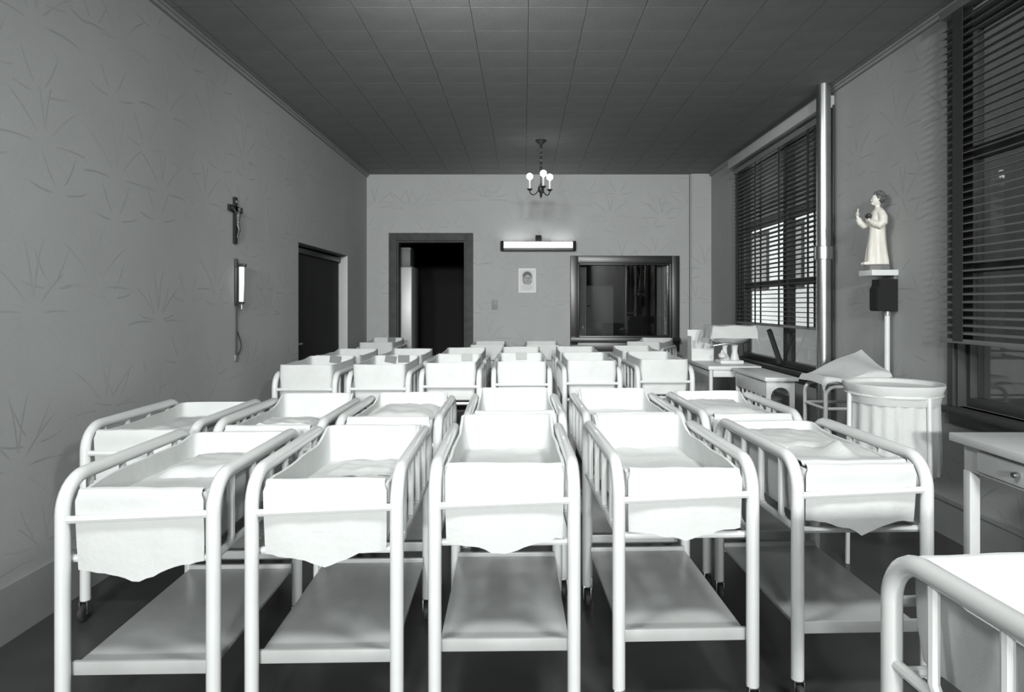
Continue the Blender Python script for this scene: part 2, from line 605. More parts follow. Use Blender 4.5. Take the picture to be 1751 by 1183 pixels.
def blind(label, y0, y1, ztop, zbot, xc, tapes, tilt, tw=0.02):
    r = empty('venetian_blind', (xc, (y0 + y1) / 2, zbot))
    tag(r, label, 'blind', 'venetian blinds on the window wall')
    L = (y1 - y0) / 2
    H = ztop - zbot
    bm = bmesh.new()
    # slightly crowned slat
    prof = [(-0.025, -0.0), (-0.012, 0.003), (0.0, 0.004), (0.012, 0.003), (0.025, 0.0)]
    va = []
    for yy in (-L, L):
        va.append([bm.verts.new((p[0], yy, p[1])) for p in prof] + [bm.verts.new((p[0], yy, p[1] - 0.0022)) for p in reversed(prof)])
    n = len(va[0])
    for k in range(n):
        bm.faces.new((va[0][k], va[0][(k + 1) % n], va[1][(k + 1) % n], va[1][k]))
    bm.faces.new(va[0])
    bm.faces.new(va[1])
    me = mesh('slat', bm, 'slat', False)
    pitch = 0.042
    ns = int((H - 0.09) / pitch)
    for k in range(ns):
        s = link('slat', me, r, (0, 0, 0.045 + k * pitch))
        s.rotation_euler = (0, tilt + random.uniform(-0.03, 0.03), 0)
    bpart('bottom_rail', r, 'slat', (-0.027, 0.027, -L, L, -0.012, 0.012), 0.004)
    bpart('head_rail', r, 'slat', (-0.03, 0.03, -L, L, H - 0.05, H), 0.004)
    for t in tapes:
        t -= (y0 + y1) / 2
        for sx in (-1, 1):
            bpart('tape', r, 'tape', (sx * 0.028 - 0.001, sx * 0.028 + 0.001, t - tw, t + tw, 0.0, H - 0.05))
    return r


blind('wide dark venetian blind on the double window behind the vertical pipe', 5.36, 7.62, 2.82, 1.12, XR - 0.035, [5.62, 6.26, 6.90, 7.50], 0.12)
blind('venetian blind with a broad dark tape on the window right of the statue', 1.90, 3.82, 2.96, 1.12, XR - 0.05, [2.2, 2.95, 3.66], -0.22, 0.042)
# valance board over the far window
v = part('valance_board', None, 'pale_board', lambda b: box(b, XR - 0.10, XR, 5.28, 7.70, 2.85, 2.945, bev=0.004))
tag(v, 'light grey valance board along the top of the far window', 'valance')

# neighbouring building across the alley
nb = empty('neighbour_building', (4.6, 8, 0))
tag(nb, 'neighbouring building with white ground floor seen through the far window', 'building')
bpart('wall', nb, 'outside_dark', (0.0, 0.3, -8.5, 2.05, -2, 7.0))
bpart('wall', nb, 'outside_white', (0.0, 0.3, 2.05, 9.0, 0.92, 2.85))
bpart('base_course', nb, 'stone_grey', (-0.04, 0.3, 2.05, 9.0, -2, 0.92))
bpart('wall', nb, 'outside_dark', (0.0, 0.3, 2.05, 9.0, 2.85, 7.0))
for (a, b_) in ((3.1, 3.95), (4.7, 6.9)):
    f = bpart('window', nb, 'outside_dark', (-0.03, 0.0, a, b_, 1.6, 2.72), 0.01)
    bpart('pane', f, 'pane_glass', (-0.035, -0.031, a + 0.06, b_ - 0.06, 1.68, 2.64))
struct('ground_outside', lambda b: box(b, XR + 0.16, 6.0, -6, 20, -2.1, -2.0), 'outside_dark')

# ------------------------------------------------------------------ cribs
PW, PLN = 0.218, 0.40          # half spacing of posts across and along
RT = 0.021                     # tube radius
ZR = 0.804                     # rail centre height


def side_path(x):
    R = 0.10
    pts = [(x, -PLN, 0.085), (x, -PLN, 0.4)]
    for k in range(9):
        a = PI - (PI / 2) * k / 8
        pts.append((x, -PLN + R + R * math.cos(a), ZR - R + R * math.sin(a)))
    for k in range(9):
        a = PI / 2 - (PI / 2) * k / 8
        pts.append((x, PLN - R + R * math.cos(a), ZR - R + R * math.sin(a)))
    pts += [(x, PLN, 0.4), (x, PLN, 0.085)]
    return pts


def mk(name, m, fn, smooth=True):
    b = bmesh.new()
    fn(b)
    return mesh(name, b, m, smooth)


ME = {}
ME['side_frame'] = mk('side_frame', 'enamel', lambda b: tube(b, side_path(0), RT, 12))
ME['side_bar'] = mk('side_bar', 'enamel', lambda b: tube(b, [(0, -PLN + 0.015, 0.575), (0, PLN - 0.015, 0.575)], 0.012, 8))
ME['spindle'] = mk('spindle', 'enamel', lambda b: tube(b, [(0, -0.03, 0.578), (0, -0.012, 0.582), (0, 0, 0.60), (0, 0, ZR - 0.012)], 0.011, 8))
ME['cross_bar'] = mk('cross_bar', 'enamel', lambda b: tube(b, [(-PW, 0, 0), (PW, 0, 0)], 0.0115, 8))
ME['cross_bar_tilted'] = mk('cross_bar', 'enamel', lambda b: tube(b, [(-PW, 0, -0.008), (PW, 0, 0.008)], 0.0115, 8))
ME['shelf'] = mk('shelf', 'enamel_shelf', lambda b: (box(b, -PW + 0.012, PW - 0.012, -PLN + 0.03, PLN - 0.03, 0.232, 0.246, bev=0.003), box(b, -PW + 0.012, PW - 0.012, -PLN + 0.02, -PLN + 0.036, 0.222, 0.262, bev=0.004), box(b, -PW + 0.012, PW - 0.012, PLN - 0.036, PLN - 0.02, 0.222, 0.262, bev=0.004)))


def caster_fn(b):
    rings = [(-0.012, 0.0), (-0.012, 0.030), (-0.007, 0.036), (0.007, 0.036), (0.012, 0.030), (0.012, 0.0)]
    n = 16
    R_ = []
    for (x, r) in rings:
        R_.append([b.verts.new((x, -0.01 + max(r, 0.001) * math.cos(2 * PI * k / n), 0.037 + max(r, 0.001) * math.sin(2 * PI * k / n))) for k in range(n)])
    for A, B in zip(R_, R_[1:]):
        for k in range(n):
            b.faces.new((A[k], A[(k + 1) % n], B[(k + 1) % n], B[k]))


ME['caster'] = mk('caster', 'rubber', caster_fn)
ME['caster_fork'] = mk('caster_fork', 'steel', lambda b: (box(b, -0.018, -0.014, -0.018, 0.012, 0.03, 0.082, bev=0.001), box(b, 0.014, 0.018, -0.018, 0.012, 0.03, 0.082, bev=0.001), box(b, -0.018, 0.018, -0.018, 0.018, 0.08, 0.087, bev=0.001)))
ME['name_card'] = mk('name_card', 'card', lambda b: box(b, -0.048, 0.048, -0.002, 0.0, -0.03, 0.03), False)
ME['name_card_light'] = mk('name_card', 'card_light', lambda b: box(b, -0.048, 0.048, -0.002, 0.0, -0.03, 0.03), False)


def basket_fn(seed, zf, zs, zb, hw=0.192):
    """open canvas bassinet: rounded rectangular loop, outer and inner wall, floor"""
    yl = 0.385

    def loop(inset, zfun, n_side=10, n_end=6):
        pts = []
        w, l = hw - inset, yl - inset
        rc = 0.03
        # go round: front edge, right side, back edge, left side
        def arc(cx, cy, a0):
            for k in range(4):
                a = a0 + (PI / 2) * k / 3
                pts.append((cx + rc * math.cos(a), cy + rc * math.sin(a)))
        arc(-w + rc, -l + rc, PI)
        for k in range(1, n_end):
            pts.append((-w + rc + (2 * w - 2 * rc) * k / n_end, -l))
        arc(w - rc, -l + rc, 1.5 * PI)
        for k in range(1, n_side):
            pts.append((w, -l + rc + (2 * l - 2 * rc) * k / n_side))
        arc(w - rc, l - rc, 0)
        for k in range(1, n_end):
            pts.append((w - rc - (2 * w - 2 * rc) * k / n_end, l))
        arc(-w + rc, l - rc, PI / 2)
        for k in range(1, n_side):
            pts.append((-w, l - rc - (2 * l - 2 * rc) * k / n_side))
        return pts

    def rim(x, y):
        # height of rim: sag along the sides, flat on the ends
        t = (y + yl) / (2 * yl)
        e = zf * (1 - t) + zb * t
        s = min(1.0, max(0.0, (abs(y) - yl + 0.16) / 0.14))
        s = s * s * (3 - 2 * s)
        return zs * (1 - s) + e * s

    def fn(b):
        rows = []
        for (inset, f) in ((0.03, -1), (0.012, 0.0), (0.004, 0.35), (0.0, 0.7), (0.0, 1.0), (0.010, 1.0), (0.012, 0.7), (0.016, 0.3), (0.03, -0.5)):
            L = loop(inset, None)
            row = []
            for (x, y) in L:
                zr = rim(x, y)
                if f == -1:
                    z = 0.585
                elif f == -0.5:
                    z = 0.605
                else:
                    z = 0.595 + (zr - 0.595) * f
                nn = noise.noise(Vector((x * 7 + seed * 3.1, y * 7, z * 8))) * 0.006
                d = Vector((x / hw, y / yl, 0))
                d = d.normalized() if d.length > 0 else d
                row.append(b.verts.new((x + d.x * nn, y + d.y * nn * 0.3, z + (nn * 0.6 if f > 0.5 else 0))))
            rows.append(row)
        n = len(rows[0])
        for A, B in zip(rows, rows[1:]):
            for k in range(n):
                b.faces.new((A[k], A[(k + 1) % n], B[(k + 1) % n], B[k]))
        b.faces.new(rows[0])
        b.faces.new(rows[-1])
    return fn


def sheet_fn(seed, zm, zrim, hems, fold=0.0, lump=0.0, hw=0.180):
    """linen lying on the mattress, up over the front rim and down the front; hems = (left, centre, right) heights"""
    def hem(u):
        l, c, r = hems
        if u < 0.5:
            t = u / 0.5
            base = l + (c - l) * t ** 1.8
        else:
            t = (1 - u) / 0.5
            base = r + (c - r) * t ** 1.8
        return base + 0.009 * noise.noise(Vector((u * 9, seed * 2.7, 0)))

    prof_n = 34

    def fn(u, v):
        hm = hem(u)
        # profile as arc positions
        keys = [(0.0, 0.355, zm + 0.004), (0.42, -0.22, zm + 0.006), (0.52, -0.335, zm + 0.02 + 0.4 * (zrim - zm)), (0.57, -0.360, zrim - 0.014), (0.60, -0.370, zrim - 0.003), (0.63, -0.380, zrim + 0.001), (0.66, -0.388, zrim - 0.006), (0.69, -0.3925, zrim - 0.022), (1.0, -0.3925, hm)]
        for (a, b_) in zip(keys, keys[1:]):
            if v <= b_[0] + 1e-9:
                t = (v - a[0]) / (b_[0] - a[0])
                y = a[1] + (b_[1] - a[1]) * t
                z = a[2] + (b_[2] - a[2]) * t
                break
        x = -hw + 2 * hw * u
        edge = abs(2 * u - 1)
        if v > 0.69:
            # corners of the hanging end tuck in
            t = (v - 0.69) / 0.31
            x *= 1 + 0.035 - 0.02 * t * t
            y += 0.012 * edge ** 4 * t + 0.003 * noise.noise(Vector((u * 6, v * 4, seed)))
        else:
            z += 0.010 * noise.noise(Vector((u * 4 + seed, y * 9, seed * 1.3))) * (1 if v < 0.5 else 0.4)
            z += lump * math.exp(-((u - 0.62) / 0.10) ** 2 - ((y + 0.16) / 0.07) ** 2)
            z += fold * math.exp(-((y - 0.12) / 0.16) ** 2) * (1 - edge ** 4)
        return (x, y, z)
    return lambda b: sheet_grid(b, fn, 18, prof_n, 0.003)


def mattress_fn(zm):
    return lambda b: box(b, -0.168, 0.168, -0.352, 0.352, 0.612, max(zm, 0.63), bev=0.015, seg=3)


def build_crib(x, yf, yaw, label, group, zf=0.875, zs=0.86, zb=0.875, zm=0.66, seed=1, sheet=None, cards=(), tilt=False, blanket=None):
    r = empty('crib', (x, yf + PLN, 0), math.radians(yaw))
    tag(r, label, 'crib', group)
    for s in (-1, 1):
        link('side_frame', ME['side_frame'], r, (s * PW, 0, 0))
        link('side_bar', ME['side_bar'], r, (s * PW, 0, 0))
        for yy in (-0.27, -0.09, 0.09, 0.27):
            link('spindle', ME['spindle'], r, (s * PW, yy, 0))
        for sy in (-1, 1):
            c = link('caster', ME['caster'], r, (s * PW, sy * PLN, 0))
            link('caster_fork', ME['caster_fork'], c)
    link('cross_bar', ME['cross_bar_tilted' if tilt else 'cross_bar'], r, (0, -PLN - 0.003, 0.697))
    link('cross_bar', ME['cross_bar'], r, (0, PLN + 0.003, 0.697))
    for sy in (-1, 1):
        link('cross_bar', ME['cross_bar'], r, (0, sy * (PLN - 0.03), 0.566))
    link('shelf', ME['shelf'], r)
    zsheet = zf
    if sheet:
        zf = zf - 0.014
    key = ('basket', round(zf, 3), round(zs, 3), round(zb, 3), seed)
    if key not in ME:
        ME[key] = mk('basket', 'canvas', basket_fn(seed, zf, zs, zb))
    link('basket', ME[key], r)
    key = ('mattress', round(zm, 3))
    if key not in ME:
        ME[key] = mk('mattress', 'linen', mattress_fn(zm))
    link('mattress', ME[key], r)
    if sheet:
        bm = bmesh.new()
        sheet_fn(seed, zm, zsheet, **sheet)(bm)
        link('sheet', mesh('sheet', bm, 'linen'), r)
    if blanket:
        (bx, by, bw, bl, bh) = blanket

        def bf(u, v):
            xx = bx + (u - 0.5) * bw
            yy = by + (v - 0.5) * bl
            e = min(u, 1 - u, v, 1 - v) * 6
            zz = zm + 0.008 + bh * min(1, e) ** 0.5 + 0.012 * noise.noise(Vector((u * 5 + seed, v * 5, 3)))
            return (xx, yy, zz)
        bm = bmesh.new()
        sheet_grid(bm, bf, 12, 12, 0.006)
        link('folded_blanket', mesh('folded_blanket', bm, 'linen'), r)
    for (cx, cz, ang, light) in cards:
        c = link('name_card', ME['name_card_light' if light else 'name_card'], r, (cx, 0.365, cz), (0, math.radians(ang), 0))
        c['label'] = 'grey name card on the inner end panel'
    return r


ORD = ['leftmost', 'second from left', 'third from left', 'fourth from left', 'fifth from left', 'sixth from left']
# nearest row
G1 = 'white hospital cribs in the nearest row'
build_crib(-1.14, 1.99, 1.5, 'white tubular crib with loosely filled bedding, leftmost of the nearest row', G1, 0.775, 0.78, 0.80, 0.70, 1, dict(hems=(0.535, 0.50, 0.56)), tilt=True, blanket=(0, 0.15, 0.30, 0.3, 0.03))
build_crib(-0.613, 2.055, 1.5, 'white crib with low bedding and a wide rounded hem, second in the nearest row', G1, 0.785, 0.77, 0.815, 0.665, 2, dict(hems=(0.555, 0.522, 0.57)), tilt=True, blanket=(0.02, 0.20, 0.30, 0.2, 0.02))
build_crib(-0.066, 2.125, 1.0, 'white crib in the middle of the nearest row, straight in front of the camera', G1, 0.815, 0.80, 0.85, 0.70, 3, dict(hems=(0.566, 0.532, 0.578)), tilt=True)
build_crib(0.511, 2.19, 2.0, 'white crib with ragged sheet hem, fourth from left in the nearest row', G1, 0.785, 0.78, 0.84, 0.69, 4, dict(hems=(0.582, 0.555, 0.592)), tilt=True)
build_crib(1.108, 2.245, 2.0, 'white crib with a puckered blanket, rightmost of the nearest full row', G1, 0.785, 0.775, 0.80, 0.762, 5, dict(hems=(0.60, 0.556, 0.598), lump=0.05), tilt=True, blanket=(-0.01, 0.14, 0.31, 0.36, 0.012))
# second row
G2 = 'white hospital cribs in the second row'
R2 = [(-1.62, 2.84, 'white crib against the left wall, leftmost of the second row', 0.79, 0.775, 0.80, 0.72),
      (-1.10, 2.89, 'white crib with a bunched pale blanket, second from left in the second row', 0.80, 0.78, 0.84, 0.70),
      (-0.605, 2.99, 'white crib of the second row, third from left, heaped level with bedding', 0.82, 0.79, 0.83, 0.75),
      (-0.045, 3.06, 'white crib of the second row right behind the middle front crib', 0.835, 0.80, 0.85, 0.71),
      (0.505, 3.09, 'white crib of the second row, second from its right end', 0.825, 0.79, 0.84, 0.72),
      (1.06, 3.14, 'white crib at the right end of the second row, near the round hamper', 0.81, 0.775, 0.82, 0.75)]
for k, (x, y, lab, zf, zs, zb, zm) in enumerate(R2):
    build_crib(x, y, 1.0, lab, G2, zf, zs, zb, zm, 10 + k, dict(hems=(0.57, 0.54, 0.575)), blanket=[(0, 0.05, 0.3, 0.4, 0.02), (0.0, -0.12, 0.31, 0.26, 0.07), (0, 0.1, 0.31, 0.42, 0.03), None, None, (0, 0.1, 0.31, 0.45, 0.03)][k])
# third row, turned with the high ends to the camera
G3 = 'white hospital cribs in the third row'
R3 = [(-1.60, 4.95, ((0.02, 0.855, 8, False),)), (-1.07, 4.98, ((-0.05, 0.855, 10, False), (0.06, 0.858, 0, False))), (-0.557, 5.12, ((0.07, 0.86, 0, True),)),
      (-0.016, 5.25, ((0.0, 0.862, 0, True),)), (0.538, 5.33, ()), (1.137, 5.45, ())]
L3 = ['high-panelled white crib beside the left wall, leftmost of the third row', 'high-panelled white crib holding two grey cards, second from left in the third row',
      'high-panelled white crib third from left in the third row, card at right', 'high-panelled white crib fourth from left in the third row, with centred card',
      'high-panelled white crib fifth from left in the third row', 'high-panelled white crib at the right end of the third row, near the tables']
for k, (x, y, cards) in enumerate(R3):
    build_crib(x, y, 0.5, L3[k], G3, 0.875, 0.868, 0.885, 0.66, 20 + k, None, cards)
# fourth row
G4 = 'white hospital cribs in the fourth row'
for k, (x, y, cards) in enumerate(R3):
    build_crib(x - 0.01, y + 0.90, 0, 'white crib directly behind the third-row one, %s in the fourth row' % ORD[k], G4, 0.878, 0.868, 0.885, 0.66, 30 + k, None, ())
# scattered cribs near the back wall
G5 = 'white hospital cribs along the back wall'
build_crib(-1.70, 7.78, 0, 'white crib in the far left corner beside the dark doorway', G5, 0.88, 0.868, 0.90, 0.66, 40, None, ((0.04, 0.872, 0, False),))
build_crib(-0.41, 7.66, 0, 'white crib by the back wall below the light switch', G5, 0.86, 0.85, 0.86, 0.66, 41)
build_crib(0.22, 7.66, 0, 'white crib by the back wall below the framed portrait', G5, 0.86, 0.85, 0.86, 0.66, 42)
build_crib(1.52, 7.72, -24, 'white crib turned askew below the viewing window', G5, 0.89, 0.87, 0.90, 0.66, 43)
# the nearest one, at the lower right corner
build_crib(1.016, 0.635, 4, 'white crib rail end closest to the camera, at lower right', 'white hospital cribs at the lower right', 0.775, 0.76, 0.80, 0.66, 50)


# ------------------------------------------------------------------ chandelier
ch = empty('chandelier', (0.18, 6.96, ZC))
tag(ch, 'dark metal chandelier with lit globe bulbs hanging from the ceiling', 'chandelier')
part('ceiling_canopy', ch, 'brass_dark', lambda b: lathe(b, [(0.0, 0.0), (0.055, 0.0), (0.058, -0.01), (0.04, -0.025), (0.018, -0.04), (0.012, -0.055), (0.0, -0.056)], 20))
# chain links
lk = mk('chain_link', 'brass_dark', lambda b: tube(b, [(0.010 * math.cos(a), 0, 0.018 * math.sin(a)) for a in [2 * PI * k / 12 for k in range(12)]], 0.0055, 6, closed=True))
for k in range(9):
    link('chain_link', lk, ch, (0, 0, -0.068 - k * 0.027), (0, 0, (k % 2) * PI / 2 + 0.4))
tpart('lamp_cord', ch, 'black_metal', [(0.006 * math.sin(k * 1.1), 0.006 * math.cos(k * 1.1), -0.05 - k * 0.02) for k in range(14)], 0.003, 6)
part('centre_stem', ch, 'brass_dark', lambda b: lathe(b, [(0.0, -0.30), (0.010, -0.305), (0.018, -0.32), (0.010, -0.345), (0.008, -0.43), (0.014, -0.45), (0.030, -0.48), (0.034, -0.51), (0.020, -0.535), (0.010, -0.55), (0.016, -0.565), (0.008, -0.58), (0.0, -0.60)], 16))
for k in range(3):
    a = math.radians(-80 + 120 * k)
    ca, sa = math.cos(a), math.sin(a)
    pts = [(ca * r_, sa * r_, z_) for (r_, z_) in ((0.022, -0.50), (0.045, -0.535), (0.075, -0.555), (0.10, -0.55), (0.118, -0.53), (0.122, -0.505))]
    arm = tpart('arm', ch, 'brass_dark', pts, 0.006, 8)
    part('drip_cup', arm, 'brass_dark', lambda b: lathe(b, [(0.0, -0.512), (0.012, -0.51), (0.028, -0.495), (0.03, -0.49), (0.012, -0.493), (0.0, -0.492)], 14, (ca * 0.122, sa * 0.122, 0)))
    part('candle_sleeve', arm, 'candle_sleeve', lambda b: lathe(b, [(0.0, -0.493), (0.011, -0.493), (0.011, -0.395), (0.0, -0.394)], 12, (ca * 0.122, sa * 0.122, 0)))
    part('globe_bulb', arm, 'bulb_glow', lambda b: lathe(b, [(0.0, -0.396)] + [(0.034 * math.sin(t), -0.362 - 0.034 * math.cos(t)) for t in [PI * q / 10 for q in range(1, 10)]] + [(0.0, -0.328)], 18, (ca * 0.122, sa * 0.122, 0)))

# ------------------------------------------------------------------ fluorescent lamp above the viewing window
fl = empty('wall_lamp', (0.19, YB, 2.07))
tag(fl, 'long lit fluorescent lamp fixture mounted high on the back wall', 'wall lamp')
bpart('housing', fl, 'dark_grey', (-0.465, 0.465, -0.13, -0.03, -0.062, -0.03), 0.008)
bpart('back_plate', fl, 'grey_metal', (-0.44, 0.44, -0.05, -0.03, -0.03, 0.055), 0.004)
for s in (-1, 1):
    bpart('end_cap', fl, 'door_black', (min(s * 0.44, s * 0.484), max(s * 0.44, s * 0.484), -0.135, -0.03, -0.062, 0.058), 0.01)
tpart('light_tube', fl, 'tube_glow', [(-0.44, -0.085, 0.012), (0.44, -0.085, 0.012)], 0.038, 14)
bpart('mounting_box', fl, 'door_black', (-0.035, 0.042, -0.09, 0.0, 0.056, 0.135), 0.006)
bpart('mounting_arm', fl, 'black_metal', (-0.17, 0.17, -0.06, 0.0, 0.05, 0.064), 0.004)

# ------------------------------------------------------------------ portrait, switch
pc = empty('portrait_picture', (0.05, YB - 0.012, 1.32 + (520 - 479.5) / 132.0))
tag(pc, 'small unframed portrait print of a head tacked to the back wall', 'picture')


def portrait_mat():
    m = bpy.data.materials.new('portrait_print')
    m.use_nodes = True
    nt = m.node_tree
    h = NT(nt)
    b = nt.nodes['Principled BSDF']
    b.inputs['Roughness'].default_value = 0.7
    tc = nt.nodes.new('ShaderNodeTexCoord')
    n = nt.nodes.new('ShaderNodeTexNoise')
    n.inputs['Scale'].default_value = 45
    nt.links.new(tc.outputs['Object'], n.inputs['Vector'])
    sp = nt.nodes.new('ShaderNodeSeparateXYZ')
    nt.links.new(tc.outputs['Object'], sp.inputs[0])
    X = h.m('MULTIPLY_ADD', n.outputs['Fac'], 0.02, h.m('ADD', sp.outputs[0], -0.01))
    Z = sp.outputs[2]

    def ell(cx, cz, rx, rz, soft=0.25):
        a = h.m('DIVIDE', h.m('SUBTRACT', X, cx), rx)
        c = h.m('DIVIDE', h.m('SUBTRACT', Z, cz), rz)
        d = h.m('SQRT', h.m('ADD', h.m('MULTIPLY', a, a), h.m('MULTIPLY', c, c)))
        return h.m('SUBTRACT', 1.0, h.ss(d, 1 - soft, 1 + soft))
    val = None
    for (cx, cz, rx, rz, v_) in ((0.0, 0.055, 0.062, 0.062, 0.10), (0.0, 0.0, 0.06, 0.06, 0.24), (0.005, 0.02, 0.042, 0.055, 0.36), (-0.012, 0.03, 0.012, 0.006, 0.08), (0.022, 0.03, 0.012, 0.006, 0.08),
                                 (0.006, -0.008, 0.014, 0.005, 0.10), (0.01, 0.012, 0.006, 0.012, 0.2), (0.0, -0.09, 0.075, 0.04, 0.55)):
        e = ell(cx, cz, rx, rz)
        prev = val if val is not None else 0.62
        # mix prev -> v_
        if isinstance(prev, float):
            val = h.m('MULTIPLY_ADD', e, v_ - prev, prev)
        else:
            val = h.m('ADD', h.m('MULTIPLY', prev, h.m('SUBTRACT', 1.0, e)), h.m('MULTIPLY', e, v_))
    cmb = nt.nodes.new('ShaderNodeCombineXYZ')
    for i in range(3):
        nt.links.new(val, cmb.inputs[i])
    nt.links.new(cmb.outputs[0], b.inputs['Base Color'])
    MATS['portrait_print'] = m


portrait_mat()
bpart('mount_board', pc, 'paper', (-0.112, 0.112, 0.004, 0.012, -0.157, 0.157))
bpart('print', pc, 'portrait_print', (-0.096, 0.096, 0.001, 0.004, -0.14, 0.14))
sw = empty('light_switch', (-0.372, YB, 1.312))
tag(sw, 'small grey light switch plate on the back wall', 'light switch')
bpart('switch_plate', sw, 'switch_plate', (-0.038, 0.038, -0.007, 0, -0.062, 0.062), 0.003)
bpart('toggle', sw, 'switch_plate', (-0.006, 0.006, -0.018, -0.007, -0.012, 0.012), 0.002)

# ------------------------------------------------------------------ rooms behind: enamel cabinet in doorway, curtains, panel
fr = empty('refrigerator', (-1.66, 9.35, 0))
tag(fr, 'tall white enamelled cabinet standing just inside the dark doorway', 'refrigerator')
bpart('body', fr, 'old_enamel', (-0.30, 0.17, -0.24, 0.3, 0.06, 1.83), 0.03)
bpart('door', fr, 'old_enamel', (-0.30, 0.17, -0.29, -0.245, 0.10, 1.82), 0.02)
tpart('handle', fr, 'steel', [(-0.02, -0.292, 1.35), (-0.02, -0.325, 1.36), (-0.02, -0.325, 1.5), (-0.02, -0.292, 1.51)], 0.008, 8)
bx = part('storage_box', None, 'dark_grey', lambda b: (box(b, -1.84, -1.525, 9.15, 9.5, 1.83, 2.06, bev=0.006), box(b, -1.845, -1.52, 9.145, 9.505, 2.05, 2.085, bev=0.004)))
tag(bx, 'grey lidded box on top of the white cabinet in the doorway', 'box')


def curtain(label, x0, x1, y, z0, z1, n):
    def fn(u, v):
        x = x0 + (x1 - x0) * u
        return (x, y + 0.025 * math.sin(u * n * 2 * PI) * (0.5 + 0.5 * v), z1 + (z0 - z1) * v)
    r = empty('curtain', ((x0 + x1) / 2, y, z0))
    tag(r, label, 'curtain', 'curtains behind the viewing window')
    bm = bmesh.new()
    sheet_grid(bm, lambda u, v: tuple(Vector(fn(u, v)) - Vector(((x0 + x1) / 2, y, z0))), 40, 10, 0.003)
    link('cloth', mesh('cloth', bm, 'curtain'), r)
    tpart('rod', r, 'steel', [(x0 - (x0 + x1) / 2 - 0.03, 0, z1 - z0 + 0.0), (x1 - (x0 + x1) / 2 + 0.03, 0, z1 - z0 + 0.0)], 0.008, 8)
    return r


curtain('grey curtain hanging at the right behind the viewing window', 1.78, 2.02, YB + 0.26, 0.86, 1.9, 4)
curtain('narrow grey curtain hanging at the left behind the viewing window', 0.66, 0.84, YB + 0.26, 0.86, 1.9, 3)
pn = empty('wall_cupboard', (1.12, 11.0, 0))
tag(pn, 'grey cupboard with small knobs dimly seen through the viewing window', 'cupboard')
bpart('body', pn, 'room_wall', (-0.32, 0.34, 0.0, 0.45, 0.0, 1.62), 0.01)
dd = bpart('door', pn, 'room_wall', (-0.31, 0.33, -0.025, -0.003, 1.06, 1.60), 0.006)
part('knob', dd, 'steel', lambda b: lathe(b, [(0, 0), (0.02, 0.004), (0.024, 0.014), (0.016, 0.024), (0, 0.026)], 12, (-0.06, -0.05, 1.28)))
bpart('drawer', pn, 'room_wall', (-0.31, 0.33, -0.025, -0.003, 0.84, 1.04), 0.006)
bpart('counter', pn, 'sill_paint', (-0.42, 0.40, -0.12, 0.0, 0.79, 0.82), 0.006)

# ------------------------------------------------------------------ left wall: crucifix and tube lamp
cr = empty('crucifix', (XL, 4.755, 1.745))
tag(cr, 'dark wooden crucifix with small figure on the left wall', 'crucifix')
bpart('upright', cr, 'door_black', (0.0, 0.02, -0.019, 0.019, 0.0, 0.325), 0.003)
bpart('crossbeam', cr, 'door_black', (0.0, 0.02, -0.105, 0.105, 0.222, 0.262), 0.003)


def corpus(b):
    # torso, legs, arms and head of a small cast figure
    tube(b, [(0.03, 0, 0.215), (0.032, 0, 0.19), (0.03, 0, 0.155), (0.03, 0, 0.13)], [0.014, 0.017, 0.012, 0.013], 10)
    for s in (-1, 1):
        tube(b, [(0.028, s * 0.012, 0.21), (0.026, s * 0.045, 0.228), (0.022, s * 0.085, 0.243)], [0.008, 0.006, 0.005], 8)
        tube(b, [(0.03, s * 0.006, 0.135), (0.04, s * 0.006, 0.095), (0.028, s * 0.003, 0.05), (0.03, s * 0.003, 0.036)], [0.01, 0.008, 0.006, 0.006], 8)
    tube(b, [(0.032, 0, 0.212), (0.036, 0.004, 0.23)], 0.006, 8)
    bmesh.ops.create_icosphere(b, subdivisions=2, radius=0.013, matrix=Matrix.Translation((0.038, 0.005, 0.24)))


o = part('figure', cr, 'cast_figure', corpus)
md = o.modifiers.new('remesh', 'REMESH')
md.mode = 'VOXEL'
md.voxel_size = 0.0025
md.use_smooth_shade = True
bpart('title_plate', cr, 'grey_metal', (0.02, 0.023, -0.014, 0.014, 0.285, 0.30), 0.001)

tl = empty('tube_lamp', (XL, 4.78, 1.32))
tag(tl, 'narrow vertical white tube lamp on the left wall below the crucifix', 'wall lamp')
bpart('back_plate', tl, 'black_metal', (0.0, 0.014, -0.02, 0.02, -0.01, 0.32), 0.004)
bpart('top_bracket', tl, 'black_metal', (0.014, 0.075, -0.02, 0.02, 0.262, 0.285), 0.006)
bpart('bottom_bracket', tl, 'black_metal', (0.014, 0.06, -0.018, 0.018, 0.0, 0.018), 0.005)
tpart('glass_tube', tl, 'lamp_glass', [(0.045, 0, 0.262), (0.045, 0, 0.14), (0.042, 0, 0.018)], [0.018, 0.017, 0.015], 14)
tpart('pull_switch', tl, 'grey_metal', [(0.045, 0, 0.0), (0.045, 0, -0.035)], 0.006, 8)
tpart('power_cord', tl, 'rubber', [(0.008, 0.0, -0.01), (0.008, 0.004, -0.12), (0.008, 0.0, -0.25), (0.008, 0.002, -0.365)], 0.006, 8)
tpart('cord_loop', tl, 'rubber', [(0.008, 0.004, -0.18), (0.012, 0.03, -0.22), (0.014, 0.06, -0.27), (0.014, 0.068, -0.30), (0.012, 0.05, -0.335), (0.01, 0.015, -0.36)], 0.004, 8)
bpart('outlet', tl, 'switch_plate', (0.0, 0.012, -0.022, 0.022, -0.40, -0.355), 0.003)

